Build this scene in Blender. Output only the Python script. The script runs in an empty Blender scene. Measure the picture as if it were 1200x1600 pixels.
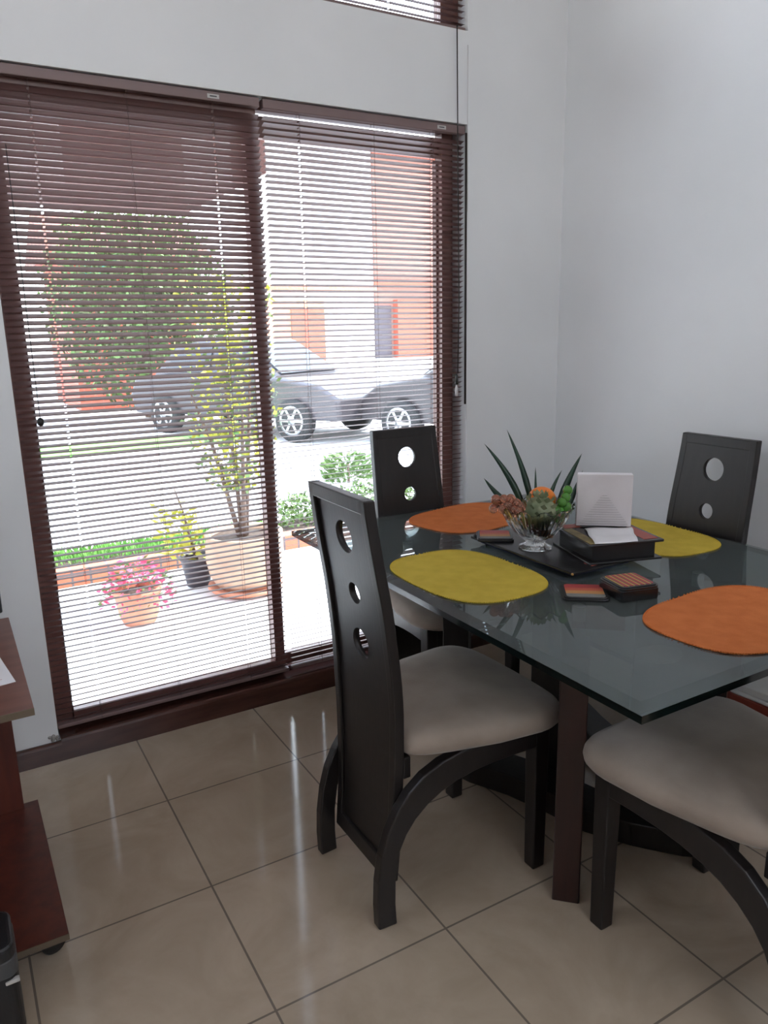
import bpy, math, random
from mathutils import Vector, Matrix
R = random.Random(7)
sc = bpy.context.scene
col = sc.collection
PI = math.pi

# ------------------------------------------------------------------ materials
def principled(name, color, rough=.5, **kw):
    m = bpy.data.materials.new(name); m.use_nodes = True
    b = m.node_tree.nodes['Principled BSDF']
    b.inputs['Base Color'].default_value = (*color, 1)
    b.inputs['Roughness'].default_value = rough
    for k, v in kw.items():
        b.inputs[k.replace('_', ' ')].default_value = v
    return m

def noisy(name, c1, c2, scale=8, rough=.5, detail=4, stretch=(1, 1, 1), bump=0, bscale=None, lo=.35, hi=.65, **kw):
    """two colours mixed by a noise in object space, optional fine bump"""
    m = principled(name, c1, rough, **kw); nt = m.node_tree; N = nt.nodes; L = nt.links
    b = N['Principled BSDF']
    tc = N.new('ShaderNodeTexCoord'); mp = N.new('ShaderNodeMapping'); mp.inputs['Scale'].default_value = stretch
    L.new(tc.outputs['Object'], mp.inputs['Vector'])
    nz = N.new('ShaderNodeTexNoise'); nz.inputs['Scale'].default_value = scale; nz.inputs['Detail'].default_value = detail
    L.new(mp.outputs[0], nz.inputs['Vector'])
    rp = N.new('ShaderNodeValToRGB'); rp.color_ramp.elements[0].position = lo; rp.color_ramp.elements[1].position = hi
    rp.color_ramp.elements[0].color = (*c1, 1); rp.color_ramp.elements[1].color = (*c2, 1)
    L.new(nz.outputs['Fac'], rp.inputs['Fac']); L.new(rp.outputs['Color'], b.inputs['Base Color'])
    if bump:
        n2 = N.new('ShaderNodeTexNoise'); n2.inputs['Scale'].default_value = bscale or scale * 6; n2.inputs['Detail'].default_value = 3
        L.new(mp.outputs[0], n2.inputs['Vector'])
        bp = N.new('ShaderNodeBump'); bp.inputs['Strength'].default_value = bump; bp.inputs['Distance'].default_value = .004
        L.new(n2.outputs['Fac'], bp.inputs['Height']); L.new(bp.outputs['Normal'], b.inputs['Normal'])
    return m

def bands(name, stops, axis='X', scale=1.0, rough=.5):
    """hard colour stripes along an object axis; stops = [(pos 0..1, colour)] repeated every 1/scale metres"""
    m = principled(name, stops[0][1], rough); nt = m.node_tree; N = nt.nodes; L = nt.links
    tc = N.new('ShaderNodeTexCoord'); sp = N.new('ShaderNodeSeparateXYZ'); L.new(tc.outputs['Object'], sp.inputs[0])
    mu = N.new('ShaderNodeMath'); mu.operation = 'MULTIPLY_ADD'; mu.inputs[1].default_value = scale; mu.inputs[2].default_value = .5
    L.new(sp.outputs[axis], mu.inputs[0])
    fr = N.new('ShaderNodeMath'); fr.operation = 'FRACT'; L.new(mu.outputs[0], fr.inputs[0])
    rp = N.new('ShaderNodeValToRGB'); rp.color_ramp.interpolation = 'CONSTANT'
    e = rp.color_ramp.elements
    while len(e) < len(stops): e.new(.5)
    for i, (p_, c) in enumerate(stops): e[i].position = p_; e[i].color = (*c, 1)
    L.new(fr.outputs[0], rp.inputs['Fac']); L.new(rp.outputs['Color'], N['Principled BSDF'].inputs['Base Color'])
    return m

def clear_glass(name, tint=(1, 1, 1), rough=0.0, ior=1.45, milk=0.0, mcol=(.3, .34, .34)):
    """thin clear glass: tinted see-through plus a fresnel reflection"""
    m = bpy.data.materials.new(name); m.use_nodes = True; nt = m.node_tree; N = nt.nodes; L = nt.links
    N.remove(N['Principled BSDF'])
    tr = N.new('ShaderNodeBsdfTransparent'); tr.inputs[0].default_value = (*tint, 1)
    gl = N.new('ShaderNodeBsdfGlossy'); gl.inputs['Roughness'].default_value = rough; gl.inputs['Color'].default_value = (.95, .98, .98, 1)
    ge = N.new('ShaderNodeNewGeometry'); dt = N.new('ShaderNodeVectorMath'); dt.operation = 'DOT_PRODUCT'
    L.new(ge.outputs['Incoming'], dt.inputs[0]); L.new(ge.outputs['Normal'], dt.inputs[1])
    def mth(op, a, b=None):
        n_ = N.new('ShaderNodeMath'); n_.operation = op
        for i_, q_ in enumerate((a, b)):
            if q_ is None: continue
            if isinstance(q_, (int, float)): n_.inputs[i_].default_value = q_
            else: L.new(q_, n_.inputs[i_])
        return n_.outputs[0]
    f0 = ((ior - 1) / (ior + 1)) ** 2
    sch = mth('ADD', mth('MULTIPLY', mth('POWER', mth('SUBTRACT', 1.0, mth('ABSOLUTE', dt.outputs['Value'])), 5.0), 1 - f0), f0)
    mx = N.new('ShaderNodeMixShader')
    L.new(sch, mx.inputs[0]); L.new(tr.outputs[0], mx.inputs[1]); L.new(gl.outputs[0], mx.inputs[2])
    if milk:
        df = N.new('ShaderNodeBsdfDiffuse'); df.inputs[0].default_value = (*mcol, 1); m2 = N.new('ShaderNodeMixShader'); m2.inputs[0].default_value = milk
        L.new(tr.outputs[0], m2.inputs[1]); L.new(df.outputs[0], m2.inputs[2]); L.new(m2.outputs[0], mx.inputs[1])
    L.new(mx.outputs[0], N['Material Output'].inputs['Surface'])
    return m

def brick(name, c1, c2, mortar, w, h, ms=.01, rough=.8, offset=.5, axes='XZ', shift=(0, 0), bias=0, noise=0):
    m = principled(name, c1, rough); nt = m.node_tree; N = nt.nodes; L = nt.links
    b = N['Principled BSDF']
    tc = N.new('ShaderNodeTexCoord'); sp = N.new('ShaderNodeSeparateXYZ'); cb = N.new('ShaderNodeCombineXYZ')
    L.new(tc.outputs['Object'], sp.inputs[0])
    for i, a in enumerate(axes):
        ad = N.new('ShaderNodeMath'); ad.operation = 'ADD'; ad.inputs[1].default_value = shift[i]
        L.new(sp.outputs[a], ad.inputs[0]); L.new(ad.outputs[0], cb.inputs[i])
    bt = N.new('ShaderNodeTexBrick'); bt.offset = offset
    bt.inputs['Color1'].default_value = (*c1, 1); bt.inputs['Color2'].default_value = (*c2, 1); bt.inputs['Mortar'].default_value = (*mortar, 1)
    bt.inputs['Scale'].default_value = 1; bt.inputs['Brick Width'].default_value = w; bt.inputs['Row Height'].default_value = h
    bt.inputs['Mortar Size'].default_value = ms; bt.inputs['Mortar Smooth'].default_value = .1; bt.inputs['Bias'].default_value = bias
    L.new(cb.outputs[0], bt.inputs['Vector'])
    out = bt.outputs['Color']
    if noise:
        n1 = N.new('ShaderNodeTexNoise'); n1.inputs['Scale'].default_value = 3.2; n1.inputs['Detail'].default_value = 7; n1.inputs['Roughness'].default_value = .62; n1.inputs['Distortion'].default_value = .8
        L.new(tc.outputs['Object'], n1.inputs['Vector'])
        rp = N.new('ShaderNodeValToRGB'); rp.color_ramp.elements[0].position = .32; rp.color_ramp.elements[1].position = .68
        rp.color_ramp.elements[0].color = (1 - noise, 1 - noise * 1.15, 1 - noise * 1.35, 1); rp.color_ramp.elements[1].color = (1 + noise * .35, 1 + noise * .35, 1 + noise * .35, 1)
        L.new(n1.outputs['Fac'], rp.inputs['Fac'])
        mx = N.new('ShaderNodeMix'); mx.data_type = 'RGBA'; mx.blend_type = 'MULTIPLY'; mx.inputs[0].default_value = 1
        L.new(out, mx.inputs[6]); L.new(rp.outputs['Color'], mx.inputs[7]); out = mx.outputs[2]
        bp = N.new('ShaderNodeBump'); bp.inputs['Strength'].default_value = .25; bp.inputs['Distance'].default_value = .002; bp.invert = True
        L.new(bt.outputs['Fac'], bp.inputs['Height']); L.new(bp.outputs['Normal'], b.inputs['Normal'])
    L.new(out, b.inputs['Base Color'])
    return m

M = {}
M['wall'] = noisy('painted plaster', (.74, .75, .76), (.80, .81, .82), 1.4, .55, bump=.04, bscale=60)
M['ceil'] = principled('ceiling paint', (.8, .8, .8), .7)
M['floor'] = brick('polished beige ceramic tile', (.45, .365, .275), (.49, .395, .30), (.20, .165, .135), .45, .45, .0028, .10, offset=0, axes='XY', shift=(0, .433), noise=.17)
M['slat'] = principled('brown blind slat', (.175, .095, .088), .42)
M['rail'] = principled('brown blind rail', (.19, .125, .12), .45)
M['cord'] = principled('blind cord', (.10, .06, .055), .7)
M['cordlight'] = principled('pale cord', (.62, .60, .60), .6)
M['frame'] = noisy('dark brown window frame', (.13, .06, .05), (.17, .08, .065), 12, .35)
M['board'] = noisy('dark varnished skirting', (.045, .017, .013), (.075, .028, .021), 5, .2, stretch=(1, 6, 6))
M['chip'] = principled('bare cement', (.32, .31, .29), .9)
M['espresso'] = noisy('espresso stained wood', (.0085, .0068, .0068), (.014, .0105, .010), 14, .38, stretch=(3, 3, .6), bump=.05, bscale=40, Specular_IOR_Level=.5)
M['mahogany'] = noisy('mahogany stained wood', (.017, .0065, .006), (.028, .0095, .008), 10, .3, stretch=(4, 4, .5))
M['suede'] = noisy('taupe suede', (.29, .23, .185), (.375, .305, .25), 6, .95, bump=.12, bscale=220, Sheen_Weight=.3)
M['cream'] = noisy('cream cushion', (.62, .58, .54), (.68, .64, .6), 8, .9)
M['redwood'] = noisy('red brown wood', (.20, .035, .022), (.27, .05, .03), 8, .35, stretch=(1, 1, 4))
M['tableglass'] = clear_glass('tinted table glass', (.52, .58, .58), ior=1.62, milk=.30, mcol=(.20, .235, .235))
M['glassedge'] = principled('dark green glass edge', (.003, .007, .0065), .12)
M['chrome'] = principled('brushed steel', (.62, .62, .6), .28, Metallic=1.0)
M['clear'] = clear_glass('window glass', (.96, .98, .98))
M['matY'] = noisy('yellow woven placemat', (.60, .43, .04), (.68, .50, .055), 20, .85, bump=.4, bscale=380)
M['matO'] = noisy('orange woven placemat', (.66, .17, .035), (.74, .21, .05), 20, .85, bump=.4, bscale=380)
M['lacquer'] = principled('black lacquer', (.010, .009, .010), .25)
M['navy'] = principled('navy lacquer', (.015, .013, .09), .4)
M['redtile'] = principled('brick red inlay', (.38, .06, .04), .4)
M['olive'] = noisy('gold olive inlay', (.10, .075, .02), (.30, .22, .07), 26, .4)
M['gold'] = principled('gold ornament', (.45, .24, .06), .4)
M['paper'] = noisy('white paper', (.78, .76, .78), (.84, .82, .84), 9, .9)
M['napkin'] = noisy('embossed napkin paper', (.62, .58, .58), (.68, .64, .64), 9, .95)
M['stripeA'] = bands('striped coaster inlay', [(0, (.20, .20, .19)), (.25, (.52, .24, .07)), (.48, (.52, .10, .05)), (.68, (.42, .05, .05))], 'Y', 9.5, .45)
M['stripeB'] = bands('ribbed coaster inlay', [(0, (.42, .05, .05)), (.5, (.60, .40, .10)), (.8, (.10, .06, .05))], 'X', 62, .45)
M['crystal'] = principled('cut crystal', (.93, .95, .95), .03, Transmission_Weight=1.0, IOR=1.5)
M['orange'] = noisy('orange peel', (.85, .20, .02), (.92, .27, .03), 20, .42, bump=.3, bscale=160)
M['artichoke'] = noisy('mottled green fruit', (.12, .15, .075), (.30, .32, .19), 16, .55, bump=.5, bscale=30)
M['pinkgrape'] = principled('amber pink glass bead', (.80, .34, .22), .06, Transmission_Weight=.72, IOR=1.4)
M['greengrape'] = principled('green glass bead', (.16, .46, .08), .08, Transmission_Weight=.55, IOR=1.4)
M['leaf'] = noisy('dark green stiff leaf', (.008, .028, .016), (.018, .055, .03), 30, .35, stretch=(1, 1, .2))
M['twig'] = principled('dark twig', (.02, .013, .01), .7)
M['fan'] = noisy('dried bark', (.26, .11, .06), (.42, .22, .12), 20, .6)
M['desk'] = noisy('brown laminate', (.15, .062, .045), (.20, .085, .062), 4, .35, stretch=(1, 8, 1))
M['desk2'] = noisy('reddish laminate', (.115, .024, .012), (.07, .016, .010), 4, .35, stretch=(8, 8, 1))
M['deskedge'] = principled('laminate edge band', (.12, .09, .06), .5)
M['black'] = principled('black plastic', (.012, .012, .013), .4)
M['grey'] = principled('dark grey plastic', (.06, .062, .065), .4)
M['label'] = principled('pale sticker', (.5, .48, .46), .6)
M['ink'] = principled('faint red print', (.55, .2, .2), .8)
# outdoors
M['patio'] = noisy('pale patio concrete', (.62, .63, .64), (.72, .72, .72), .9, .8)
M['road'] = noisy('sunlit road', (.58, .58, .58), (.66, .66, .66), .5, .9)
M['gutter'] = principled('dark gutter', (.20, .19, .22), .8)
M['grass'] = noisy('lawn', (.10, .30, .05), (.22, .45, .10), 14, .95)
M['kerbbrick'] = brick('red kerb brick', (.50, .13, .07), (.56, .17, .09), (.12, .10, .10), .11, .16, .008, offset=0)
M['redwall'] = brick('red brick wall', (.50, .10, .055), (.42, .085, .05), (.30, .12, .09), .24, .08, .01)
M['brownwall'] = brick('brown brick wall', (.36, .16, .12), (.30, .13, .10), (.28, .18, .15), .24, .08, .01)
M['whitewall'] = noisy('white render', (.82, .82, .82), (.86, .86, .86), 1, .85)
M['greywall'] = noisy('grey render', (.42, .43, .46), (.47, .48, .5), 1, .85)
M['tile'] = brick('clay roof', (.36, .12, .07), (.26, .09, .06), (.14, .06, .05), .22, .3, .02, axes='XY')
M['eave'] = noisy('red brown eave', (.10, .035, .026), (.13, .045, .034), 3, .7)
M['darkdoor'] = principled('dark door', (.07, .06, .075), .5)
M['terracotta'] = noisy('terracotta', (.50, .20, .12), (.58, .26, .17), 7, .85)
M['agedpot'] = noisy('aged clay', (.40, .26, .18), (.50, .34, .24), 6, .85)
M['blackpot'] = principled('dark plastic pot', (.05, .045, .055), .5)
M['soil'] = noisy('soil', (.05, .035, .025), (.09, .06, .045), 30, 1)
M['pinkleaf'] = principled('pink leaf', (.72, .10, .20), .6)
M['yellowleaf'] = principled('yellow green leaf', (.42, .42, .04), .6)
M['greenleaf'] = principled('green leaf', (.10, .17, .045), .6)
M['treeleaf'] = principled('dark tree leaf', (.085, .10, .035), .6)
M['bark'] = noisy('grey bark', (.14, .09, .07), (.20, .14, .11), 12, .9)
M['carpaint'] = principled('dark car paint', (.05, .044, .05), .4, Coat_Weight=.15)
M['carpaint2'] = principled('charcoal car paint', (.03, .025, .027), .4, Coat_Weight=.15)
M['carglass'] = principled('car window', (.03, .035, .045), .05)
M['tyre'] = principled('tyre', (.02, .02, .02), .8)
M['alloy'] = principled('alloy wheel', (.3, .3, .3), .3, Metallic=.8)
M['lamp'] = principled('headlamp', (.85, .87, .9), .08, Metallic=.6)

# ------------------------------------------------------------------ mesh building
class MB:
    def __init__(s): s.v = []; s.f = []; s.sm = []
    def add(s, vs, fs, smooth=False):
        o = len(s.v); s.v += [tuple(v) for v in vs]
        s.f += [tuple(o + i for i in f) for f in fs]; s.sm += [smooth] * len(fs); return s
    def box(s, x0, x1, y0, y1, z0, z1, mat=None):
        vs = [(x, y, z) for z in (z0, z1) for y in (y0, y1) for x in (x0, x1)]
        if mat: vs = [tuple(mat @ Vector(v)) for v in vs]
        return s.add(vs, [(0, 2, 3, 1), (4, 5, 7, 6), (0, 1, 5, 4), (2, 6, 7, 3), (0, 4, 6, 2), (1, 3, 7, 5)])
    def tube(s, pts, rad, n=10, smooth=True, cap=True, taper=None):
        pts = [Vector(q) for q in pts]; rings = []
        ref = Vector((0, 0, 1))
        for i, q in enumerate(pts):
            t = (pts[min(i + 1, len(pts) - 1)] - pts[max(i - 1, 0)]).normalized()
            if abs(t.dot(ref)) > .95: ref = Vector((1, 0, 0))
            a = t.cross(ref).normalized(); b = t.cross(a)
            r = rad[i] if isinstance(rad, (list, tuple)) else rad
            rings.append([q + (a * math.cos(k * 2 * PI / n) + b * math.sin(k * 2 * PI / n)) * r for k in range(n)])
        vs = [v for r in rings for v in r]; fs = []
        for i in range(len(pts) - 1):
            for k in range(n):
                fs.append((i * n + k, i * n + (k + 1) % n, (i + 1) * n + (k + 1) % n, (i + 1) * n + k))
        s.add(vs, fs, smooth)
        if cap:
            s.add(rings[0], [tuple(range(n))[::-1]]); s.add(rings[-1], [tuple(range(n))])
        return s
    def lathe(s, prof, n=32, c=(0, 0, 0), smooth=True, flute=0, nf=0):
        vs = []
        for (r, z) in prof:
            for k in range(n):
                a = 2 * PI * k / n; rr = r * (1 + (flute * math.cos(nf * a) if nf else 0))
                vs.append((c[0] + rr * math.cos(a), c[1] + rr * math.sin(a), c[2] + z))
        fs = []
        for i in range(len(prof) - 1):
            for k in range(n):
                fs.append((i * n + k, i * n + (k + 1) % n, (i + 1) * n + (k + 1) % n, (i + 1) * n + k))
        return s.add(vs, fs, smooth)
    def ball(s, c, r, n=16, m=10, sz=1, bump=0):
        vs = []; fs = []
        for i in range(m + 1):
            th = PI * i / m
            for k in range(n):
                a = 2 * PI * k / n; q = r * (1 + bump * (R.random() - .5))
                vs.append((c[0] + q * math.sin(th) * math.cos(a), c[1] + q * math.sin(th) * math.sin(a), c[2] - q * sz * math.cos(th)))
        for i in range(m):
            for k in range(n):
                fs.append((i * n + k, i * n + (k + 1) % n, (i + 1) * n + (k + 1) % n, (i + 1) * n + k))
        return s.add(vs, fs, True)
    def prism(s, pts, z0, z1, mat=None):
        """polygon in xy extruded along z"""
        n = len(pts)
        vs = [(x, y, z0) for x, y in pts] + [(x, y, z1) for x, y in pts]
        if mat: vs = [tuple(mat @ Vector(v)) for v in vs]
        return s.add(vs, [tuple(range(n))[::-1], tuple(range(n, 2 * n))] + [(i, (i + 1) % n, n + (i + 1) % n, n + i) for i in range(n)])
    def leaf(s, c, d, l, w, up=None):
        d = Vector(d).normalized(); a = d.cross(Vector(up or (R.uniform(-1, 1), R.uniform(-1, 1), R.uniform(-.3, 1)))).normalized()
        c = Vector(c)
        return s.add([c, c + d * l * .45 + a * w, c + d * l, c + d * l * .45 - a * w], [(0, 1, 2, 3)])
    def build(s, name, mat, parent=None, bevel=0, seg=2, loc=None, rot=None, recalc=True):
        me = bpy.data.meshes.new(name); me.from_pydata(s.v, [], s.f)
        me.polygons.foreach_set('use_smooth', s.sm)
        if isinstance(mat, (list, tuple)):
            for m_ in mat: me.materials.append(m_)
        else: me.materials.append(mat)
        if recalc:
            import bmesh
            bm = bmesh.new(); bm.from_mesh(me)
            bmesh.ops.remove_doubles(bm, verts=bm.verts, dist=1e-6)
            bmesh.ops.recalc_face_normals(bm, faces=bm.faces); bm.to_mesh(me); bm.free()
        me.update()
        o = bpy.data.objects.new(name, me); col.objects.link(o)
        if parent: o.parent = parent
        if loc: o.location = loc
        if rot: o.rotation_euler = rot
        if bevel:
            b = o.modifiers.new('Bevel', 'BEVEL'); b.width = bevel; b.segments = seg; b.limit_method = 'ANGLE'; b.angle_limit = math.radians(40)
            b.harden_normals = False
        return o

def tag(o, label=None, cat=None, group=None, kind=None):
    if label: o['label'] = label
    if cat: o['category'] = cat
    if group: o['group'] = group
    if kind: o['kind'] = kind
    return o
def thing(name, label, cat, loc=(0, 0, 0), rz=0, group=None):
    o = bpy.data.objects.new(name, None); col.objects.link(o); o.location = loc; o.rotation_euler = (0, 0, rz)
    o.empty_display_size = .05
    return tag(o, label, cat, group)
def struct(o): o['kind'] = 'structure'; return o
def kids(o): return [c for c in bpy.data.objects if c.parent == o]
def copy_tree(o, loc, rz, label):
    r = o.copy(); col.objects.link(r); r.location = loc; r.rotation_euler = (0, 0, rz); r['label'] = label
    for c in kids(o):
        d = c.copy(); col.objects.link(d); d.parent = r
        for g in kids(c):
            e = g.copy(); col.objects.link(e); e.parent = d
    return r

# ------------------------------------------------------------------ room shell
OX0, OX1 = -.255, 1.492       # opening of the glazed door
OZ0, OZ1 = .085, 2.226
UZ0, UZ1 = 2.556, 3.35        # upper window
XR, XL, YB, ZC = 2.004, -3.0, -6.2, 3.75
YF = .012                     # inner face of the window wall
w = MB()
w.box(XL - .15, OX0, YF, YF + .16, -.12, ZC)
w.box(OX1, XR + .15, YF, YF + .16, -.12, ZC)
w.box(OX0, OX1, YF, YF + .16, OZ1, UZ0)
w.box(OX0, OX1, YF, YF + .16, UZ1, ZC)
w.box(OX0, OX1, YF, YF + .16, -.12, OZ0 - .015)
struct(w.build('wall_front', M['wall']))
w = MB().box(XR, XR + .15, YB - .15, YF, -.12, 2.5).box(XR, XR + .15, YB - .15, YF, 3.6, ZC).box(XR, XR + .15, -4.0, YF, 2.5, 3.6).box(XR, XR + .15, YB - .15, -5.9, 2.5, 3.6)
struct(w.build('wall_right', M['wall']))      # unseen high opening added behind the camera to brighten the window wall
w = MB()                                             # left wall; unseen high gap added to light the upper window wall
w.box(XL - .15, XL, YB, YF, -.12, 2.9).box(XL - .15, XL, YB, YF, 3.65, ZC).box(XL - .15, XL, YB, -1.7, 2.9, 3.65).box(XL - .15, XL, -.1, YF, 2.9, 3.65)
struct(w.build('wall_left', M['wall']))
w = MB()                                             # back wall with an unseen, unglazed high opening added for fill light
w.box(XL - .15, -1.2, YB - .15, YB, -.12, ZC).box(1.0, XR + .15, YB - .15, YB, -.12, ZC).box(-1.2, 1.0, YB - .15, YB, 3.6, ZC).box(-1.2, 1.0, YB - .15, YB, -.12, 2.5)
struct(w.build('wall_back', M['wall']))
struct(MB().box(XL - .15, XR + .15, YB - .15, YF, -.12, 0).build('floor', M['floor']))
struct(MB().box(XL - .15, XR + .15, YB - .15, YF + .16, ZC, ZC + .12).build('ceiling', M['ceil']))

# skirting under the window wall, with a rounded nose that turns into the sill
def skirting(x0, x1, top, mat=M['board']):
    m = MB(); pr = [(YF, 0.0), (-.003, 0.0), (-.003, top - .012), (.0, top - .004), (.006, top), (YF, top)]
    n = len(pr); vs = [(x, y, z) for x in (x0, x1) for y, z in pr]
    m.add(vs, [tuple(range(n)), tuple(range(n, 2 * n))[::-1]] + [(i, n + i, n + (i + 1) % n, (i + 1) % n) for i in range(n)])
    return m
struct(skirting(XL, OX0 + .006, .072).build('baseboard_left', M['board']))
m = skirting(OX0 + .006, OX1, .085); m.box(OX0 + .006, OX1, YF, .16, .071, .085)
struct(m.build('baseboard_front', M['board']))
struct(skirting(OX1, XR, .072).build('baseboard_corner', M['board']))
m = MB()                                             # broken plaster at the foot of the reveal
for i in range(9):
    a = R.uniform(.003, .009); m.ball((OX0 - R.uniform(0, .032), YF - .001, .078 + R.uniform(0, .018)), a, 7, 5, 1, .5)
tag(m.build('trim_plaster_chip', M['chip']), kind='structure')

# ------------------------------------------------------------------ glazed sliding door behind the blinds
fy0, fy1 = .075, .125
wr = thing('window_1', 'brown framed glazed sliding door behind the two brown blinds', 'window', (0, 0, 0)); wr['kind'] = 'structure'
m = MB().box(1.458, OX1, fy1 - .012, fy1, OZ0, OZ1).box(OX0, -.193, fy0, fy1, OZ0, OZ1).box(1.412, 1.458, fy0, fy1, OZ0, OZ1).box(-.193, 1.412, fy0, fy1, OZ1 - .028, OZ1).box(-.193, 1.412, fy0, fy1, OZ0, .105)
m.build('frame', M['frame'], wr, .003)
sl = MB().box(-.193, .578, fy0 - .02, fy0 + .025, 2.10, 2.198).box(-.193, .578, fy0 - .02, fy0 + .025, .105, .15).box(.578, .620, fy0 - .02, fy0 + .025, .105, 2.198)
a = sl.build('sash', M['frame'], wr, .003)
MB().box(-.193, .578, fy0, fy0 + .004, .15, 2.10).build('pane', M['clear'], a)
sl = MB().box(.620, 1.412, fy0 + .03, fy1 + .01, 2.116, 2.188).box(.620, 1.412, fy0 + .03, fy1 + .01, .105, .15).box(1.403, 1.412, fy0 + .03, fy1 + .01, .15, 2.105)
a = sl.build('sash', M['frame'], wr, .003)
MB().box(.620, 1.403, fy0 + .04, fy0 + .044, .15, 2.105).build('pane', M['clear'], a)
# upper window
wr = thing('window_2', 'upper brown framed window above the glazed door', 'window', (0, 0, 0)); wr['kind'] = 'structure'
m = MB().box(OX0, -.2, fy0, fy1, UZ0, UZ1).box(1.41, OX1, fy0, fy1, UZ0, UZ1).box(-.2, 1.41, fy0, fy1, UZ1 - .05, UZ1).box(-.2, 1.41, fy0, fy1, UZ0, UZ0 + .008)
m.build('frame', M['frame'], wr, .003)
MB().box(-.2, 1.41, fy0 + .02, fy0 + .024, UZ0 + .008, UZ1 - .05).build('pane', M['clear'], wr)

# ------------------------------------------------------------------ venetian blinds
def blind(name, label, x0, x1, zb, zt, tilt, slots, plain, pitch=.0205, tag_x=None, yc=.034):
    t = thing(name, label, 'blind', ((x0 + x1) / 2, yc, zb), 0, 'brown venetian blinds on the window wall'); ox, oz = (x0 + x1) / 2, zb
    X0, X1, H = x0 - ox, x1 - ox, zt - zb
    hr = MB().box(X0, X1, -.014, .014, H - .030, H).build('head_rail', M['rail'], t, .002)
    MB().box(X0, X1, -.012, .012, -.004, .010).build('bottom_rail', M['rail'], t, .002)
    m = MB(); W = .0125; ca, sa = math.cos(tilt), math.sin(tilt)
    n = int((H - .045) / pitch)
    cuts = sorted(slots)
    ed = [X0 + .002]
    for c in cuts: ed += [c - ox - .0035, c - ox + .0035]
    ed.append(X1 - .002)
    us = [-1, -.42, .42, 1]
    def pt(x, u, z, off):
        yy = u * W; zz = .0016 * (1 - u * u) + off
        return (x, yy * ca + zz * sa, z - yy * sa + zz * ca)       # outer edge lower
    for i in range(n):
        z = .022 + i * pitch
        dz = R.uniform(-.0008, .0008)
        for k in range(len(ed) - 1):
            a, b = ed[k], ed[k + 1]; slot = k % 2 == 1
            vs = []
            for x in (a, b):
                for off in (0, -.0004):
                    vs += [pt(x, u, z + dz, off) for u in us]
            for j in range(3):
                if slot and j == 1: continue
                m.add([vs[j], vs[j + 1], vs[8 + j + 1], vs[8 + j]], [(0, 1, 2, 3)], True)
                m.add([vs[4 + j], vs[12 + j], vs[12 + j + 1], vs[4 + j + 1]], [(0, 1, 2, 3)], True)
    m.build('slats', M['slat'], t, recalc=False)
    for c in cuts + plain:
        q = MB()
        for yy in (-.0125, .0125): q.tube([(c - ox + (.002 if c in plain else 0), yy, 0), (c - ox, yy, H - .03)], .0007, 5)
        q.build('ladder_cord', M['cord'], t)
    if tag_x:
        s_ = MB().box(tag_x - ox - .02, tag_x - ox + .02, -.0155, -.0145, H - .022, H - .009).build('maker_label', M['label'], hr)
        MB().box(tag_x - ox - .012, tag_x - ox + .012, -.0162, -.0156, H - .0175, H - .0135).build('print', M['grey'], s_)
    return t, ox, oz
tl, lx, lz = blind('venetian_blind', 'wide brown slatted blind half closed over the left glass panel, potted plants behind it', OX0 + .004, .622, .112, 2.222, math.radians(33), [-.105, .458], [.178], tag_x=.46)
tr_, rx, rz_ = blind('venetian_blind', 'brown slatted blind opened wider, over the glass panel beside the room corner', .635, OX1 - .004, .112, 2.222, math.radians(17), [.77, 1.336], [1.072], tag_x=1.375, yc=.036)
tu, ux, uz = blind('venetian_blind', 'upper slatted blind near the top of the wall with only its lower edge showing', OX0 + .004, OX1 - .004, UZ0 + .004, UZ1 - .01, math.radians(-5), [.2, 1.15], [.7], pitch=.0215)
# control wand of the right blind and tilt knob of the left one
q = MB().ball((-.187 - lx, -.026, 1.18 - lz), .011, 10, 8, 1.3).tube([(-.187 - lx, -.024, 1.19 - lz), (-.187 - lx, -.02, 2.0 - lz)], .0012, 6)
q.build('tilt_knob', M['black'], tl)
# cords hanging from the upper blind
q = thing('tasselled_pull', 'long dark pull cord hanging from the upper blind down beside the right blind', 'cord', (1.428, -.006, 1.1))
MB().tube([(.0, 0, 1.46), (.006, .0, .9), (.012, 0, .45), (.006, 0, .16)], .0024, 8).build('cord', M['twig'], q)
MB().lathe([(.001, .16), (.006, .15), (.008, .12), (.006, .115), (.001, .114)], 10).build('tassel', M['black'], q)
MB().lathe([(.001, .115), (.007, .10), (.006, .07), (.001, .065)], 10).build('tassel', M['cordlight'], q)
MB().tube([(1.474 - rx, -.040, 1.13 - lz), (1.474 - rx, -.040, 2.19 - lz)], .0048, 8).build('tilt_wand', M['twig'], tr_)
MB().tube([(1.478 - rx, -.044, 1.9 - lz), (1.478 - rx, -.044, 2.5 - lz)], .0014, 6).build('guide_string', M['cordlight'], tr_)

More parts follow.
